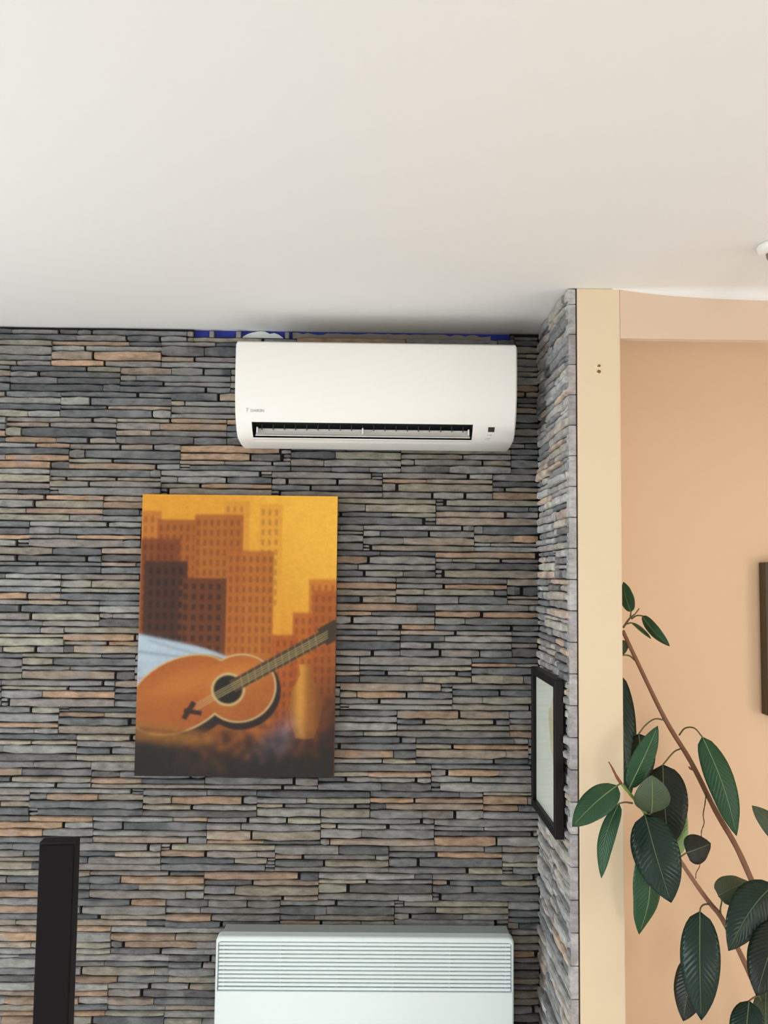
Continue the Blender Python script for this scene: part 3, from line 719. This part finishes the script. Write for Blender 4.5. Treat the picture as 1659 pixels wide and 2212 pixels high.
def leaf(base, tip, wpx, mt, roll=0, arch=.10, fold=.18, stemat=None, yb=2.2, yt=2.2, shape=1.0, curl=0.0, rib='ribdark', mid=None, pet=None, ptip=.75, seg=16):
    """base, tip: photo positions; yb, yt: depths; roll turns the blade about its length; arch bows it towards the room"""
    B, T = at(*base, yb), at(*tip, yt); ax = T-B; L = ax.length; t = ax.normalized()
    view = (Vector((0, 0, CZ))-(B+T)/2).normalized()
    nrm = (view-t*view.dot(t)).normalized(); nrm = Matrix.Rotation(math.radians(roll), 3, t) @ nrm
    side = t.cross(nrm).normalized()
    W = wpx*((yb+yt)/2)/FPX/max(.25, abs(math.cos(math.radians(roll))))
    nu, nv = seg, 8; verts = []; uvs = []; axis = []
    for i in range(nu+1):
        s = i/nu
        prof = (math.sin(math.pi*min(1, s**(0.82*shape)))**.62)*(1-.10*s)
        if s > ptip: prof = min(prof, prof*(1-((s-ptip)/(1-ptip))**2*.35))
        if i == 0: prof = .03
        if i == nu: prof = .004
        c = B+ax*s+nrm*(arch*L*math.sin(math.pi*s))
        if mid: c += side*(mid*L*math.sin(math.pi*s))
        axis.append(c)
        for j in range(nv+1):
            q = 2*j/nv-1
            h = -fold*(abs(q)**1.3)*W/2*prof + .012*W*math.sin(s*17+q*4)*abs(q)
            a = q*(1-.5*curl*abs(q)); hh = h-curl*W*.5*q*q*prof
            p = c+side*(a*W/2*prof)+nrm*hh
            verts.append(p); uvs.append((s, q))
    faces = []
    for i in range(nu):
        for j in range(nv):
            a = i*(nv+1)+j; faces.append((a, a+1, a+nv+2, a+nv+1))
    me = bpy.data.meshes.new('leaf'); me.from_pydata([tuple(p-B) for p in verts], [], faces); me.update()
    ul = me.uv_layers.new(name='leaf')
    for lp in me.loops: ul.data[lp.index].uv = uvs[lp.vertex_index]
    for p in me.polygons: p.use_smooth = True
    o = link('leaf', me, M[mt], None, B)
    md = o.modifiers.new('thickness', 'SOLIDIFY'); md.thickness = .0009; md.offset = 0
    o.parent = pl; o.matrix_parent_inverse = Matrix.Translation(pl.location).inverted()
    def sub(name, bm, m_):
        bmesh.ops.recalc_face_normals(bm, faces=bm.faces); me = bpy.data.meshes.new(name); bm.to_mesh(me); bm.free()
        for p in me.polygons: p.use_smooth = True
        s = link(name, me, M[m_], o); s.matrix_parent_inverse = Matrix.Identity(4); return s
    bm = bmesh.new(); tube(bm, [p-B+nrm*.0006 for p in axis[:-1]], [.0015*(1-.75*i/nu) for i in range(nu)], 6); sub('midrib', bm, rib)
    if stemat:
        pts = [at(*q) for q in stemat]+[B]
        sp_ = spline(pts, 6); bm = bmesh.new(); tube(bm, [p-B for p in sp_], [.0023-.0006*i/len(sp_) for i in range(len(sp_))], 8); sub('petiole', bm, pet or 'petiole')
    return o
# top of the main stem
leaf((1363,1322),(1347,1257),30,'leaf_mid', -30, .08, .2, [(1361,1336,2.425)], 2.42, 2.44)
leaf((1387,1330),(1447,1396),25,'leaf_mid', 25, .10, .3, [(1364,1337,2.425),(1375,1330,2.415)], 2.40, 2.36)
leaf((1364,1345),(1406,1380),13,'leaf_mid', 20, .05, .9, [(1352,1348,2.428)], 2.42, 2.37, curl=.8)
leaf((1352,1384),(1333,1420),24,'leaf_grey', 10, .05, .2, [(1356,1378,2.425)], 2.43, 2.45)
# big hanging leaf half behind the pillar
leaf((1338,1456),(1362,1722),62,'leaf_dark', -18, .06, .25, [(1371,1426,2.42),(1358,1416,2.42),(1340,1420,2.41)], 2.42, 2.36, mid=.03)
# along the main stem
leaf((1380,1585),(1392,1690),60,'leaf_deep', 10, .05, .2, [(1437,1556,2.40),(1415,1553,2.39),(1395,1566,2.38)], 2.37, 2.34)
leaf((1517,1592),(1591,1806),60,'leaf_mid', -14, .07, .22, [(1467,1588,2.385),(1480,1573,2.37),(1500,1573,2.355)], 2.34, 2.29, rib='rib', mid=-.02)
leaf((1432,1652),(1446,1832),96,'leaf_deep', 12, .08, .22, [(1471,1617,2.38),(1455,1625,2.36)], 2.33, 2.27)
leaf((1463,1848),(1474,1726),38,'leaf_light', -20, .06, .2, None, 2.27, 2.30, rib='rib')
leaf((1483,1842),(1535,1822),62,'leaf_deep', 8, .06, .25, [(1466,1853,2.135),(1474,1848,2.13)], 2.13, 2.16, shape=.9, ptip=.95)
# the forward shoot
leaf((1359,1703),(1421,1568),47,'leaf_mid', 8, .05, .2, [(1361,1714,2.07)], 2.065, 2.09, rib='rib')
leaf((1333,1697),(1236,1786),64,'leaf_mid', 18, .09, .18, [(1352,1700,2.065),(1343,1693,2.06)], 2.055, 2.01, rib='rib')
leaf((1337,1736),(1299,1897),36,'leaf_mid', 30, .05, .25, [(1366,1735,2.075),(1350,1733,2.065)], 2.055, 2.02, mid=.05)
leaf((1407,1756),(1408,1674),78,'leaf_grey', 8, .12, .1, [(1397,1762,2.10)], 2.075, 2.02, rib='rib', shape=1.1)
leaf((1393,1760),(1450,1950),102,'leaf_dark', 6, .10, .22, [(1396,1763,2.10),(1392,1760,2.095)], 2.085, 2.04, rib='ribdark')
leaf((1396,1835),(1380,2018),60,'leaf_mid', -34, .05, .25, [(1428,1806,2.12),(1408,1815,2.12)], 2.12, 2.13, rib='rib', mid=-.06)
# lower branch
leaf((1512,1969),(1515,2204),84,'leaf_dark', 4, .10, .24, [(1535,1953,2.18),(1521,1954,2.16),(1514,1960,2.14)], 2.125, 2.08, rib='ribdark')
leaf((1506,2062),(1476,2206),70,'leaf_deep', 20, .06, .2, None, 2.15, 2.12)
leaf((1552,1935),(1618,1905),62,'leaf_grey', -10, .10, .3, [(1559,1986,2.19),(1556,1965,2.18),(1559,1945,2.17)], 2.165, 2.22, rib='ribdark', shape=.9)
leaf((1672,1910),(1573,2054),84,'leaf_dark', -16, .12, .25, [(1700,1900,2.24)], 2.16, 2.08, rib='ribdark', mid=.08)
leaf((1690,1985),(1634,2152),92,'leaf_deep', 8, .10, .2, [(1705,2020,2.22)], 2.08, 2.02)
leaf((1618,2162),(1608,2300),72,'leaf_dark', 6, .08, .2, [(1650,2180,2.25),(1640,2153,2.15),(1630,2154,2.12)], 2.10, 2.06)
leaf((1655,2128),(1662,2300),58,'leaf_grey', 18, .08, .2, [(1672,2115,2.26)], 2.20, 2.14)
leaf((1712,1830),(1624,1740),46,'leaf_grey', 14, .08, .2, [(1660,1985,2.29),(1715,1900,2.27)], 2.27, 2.30)
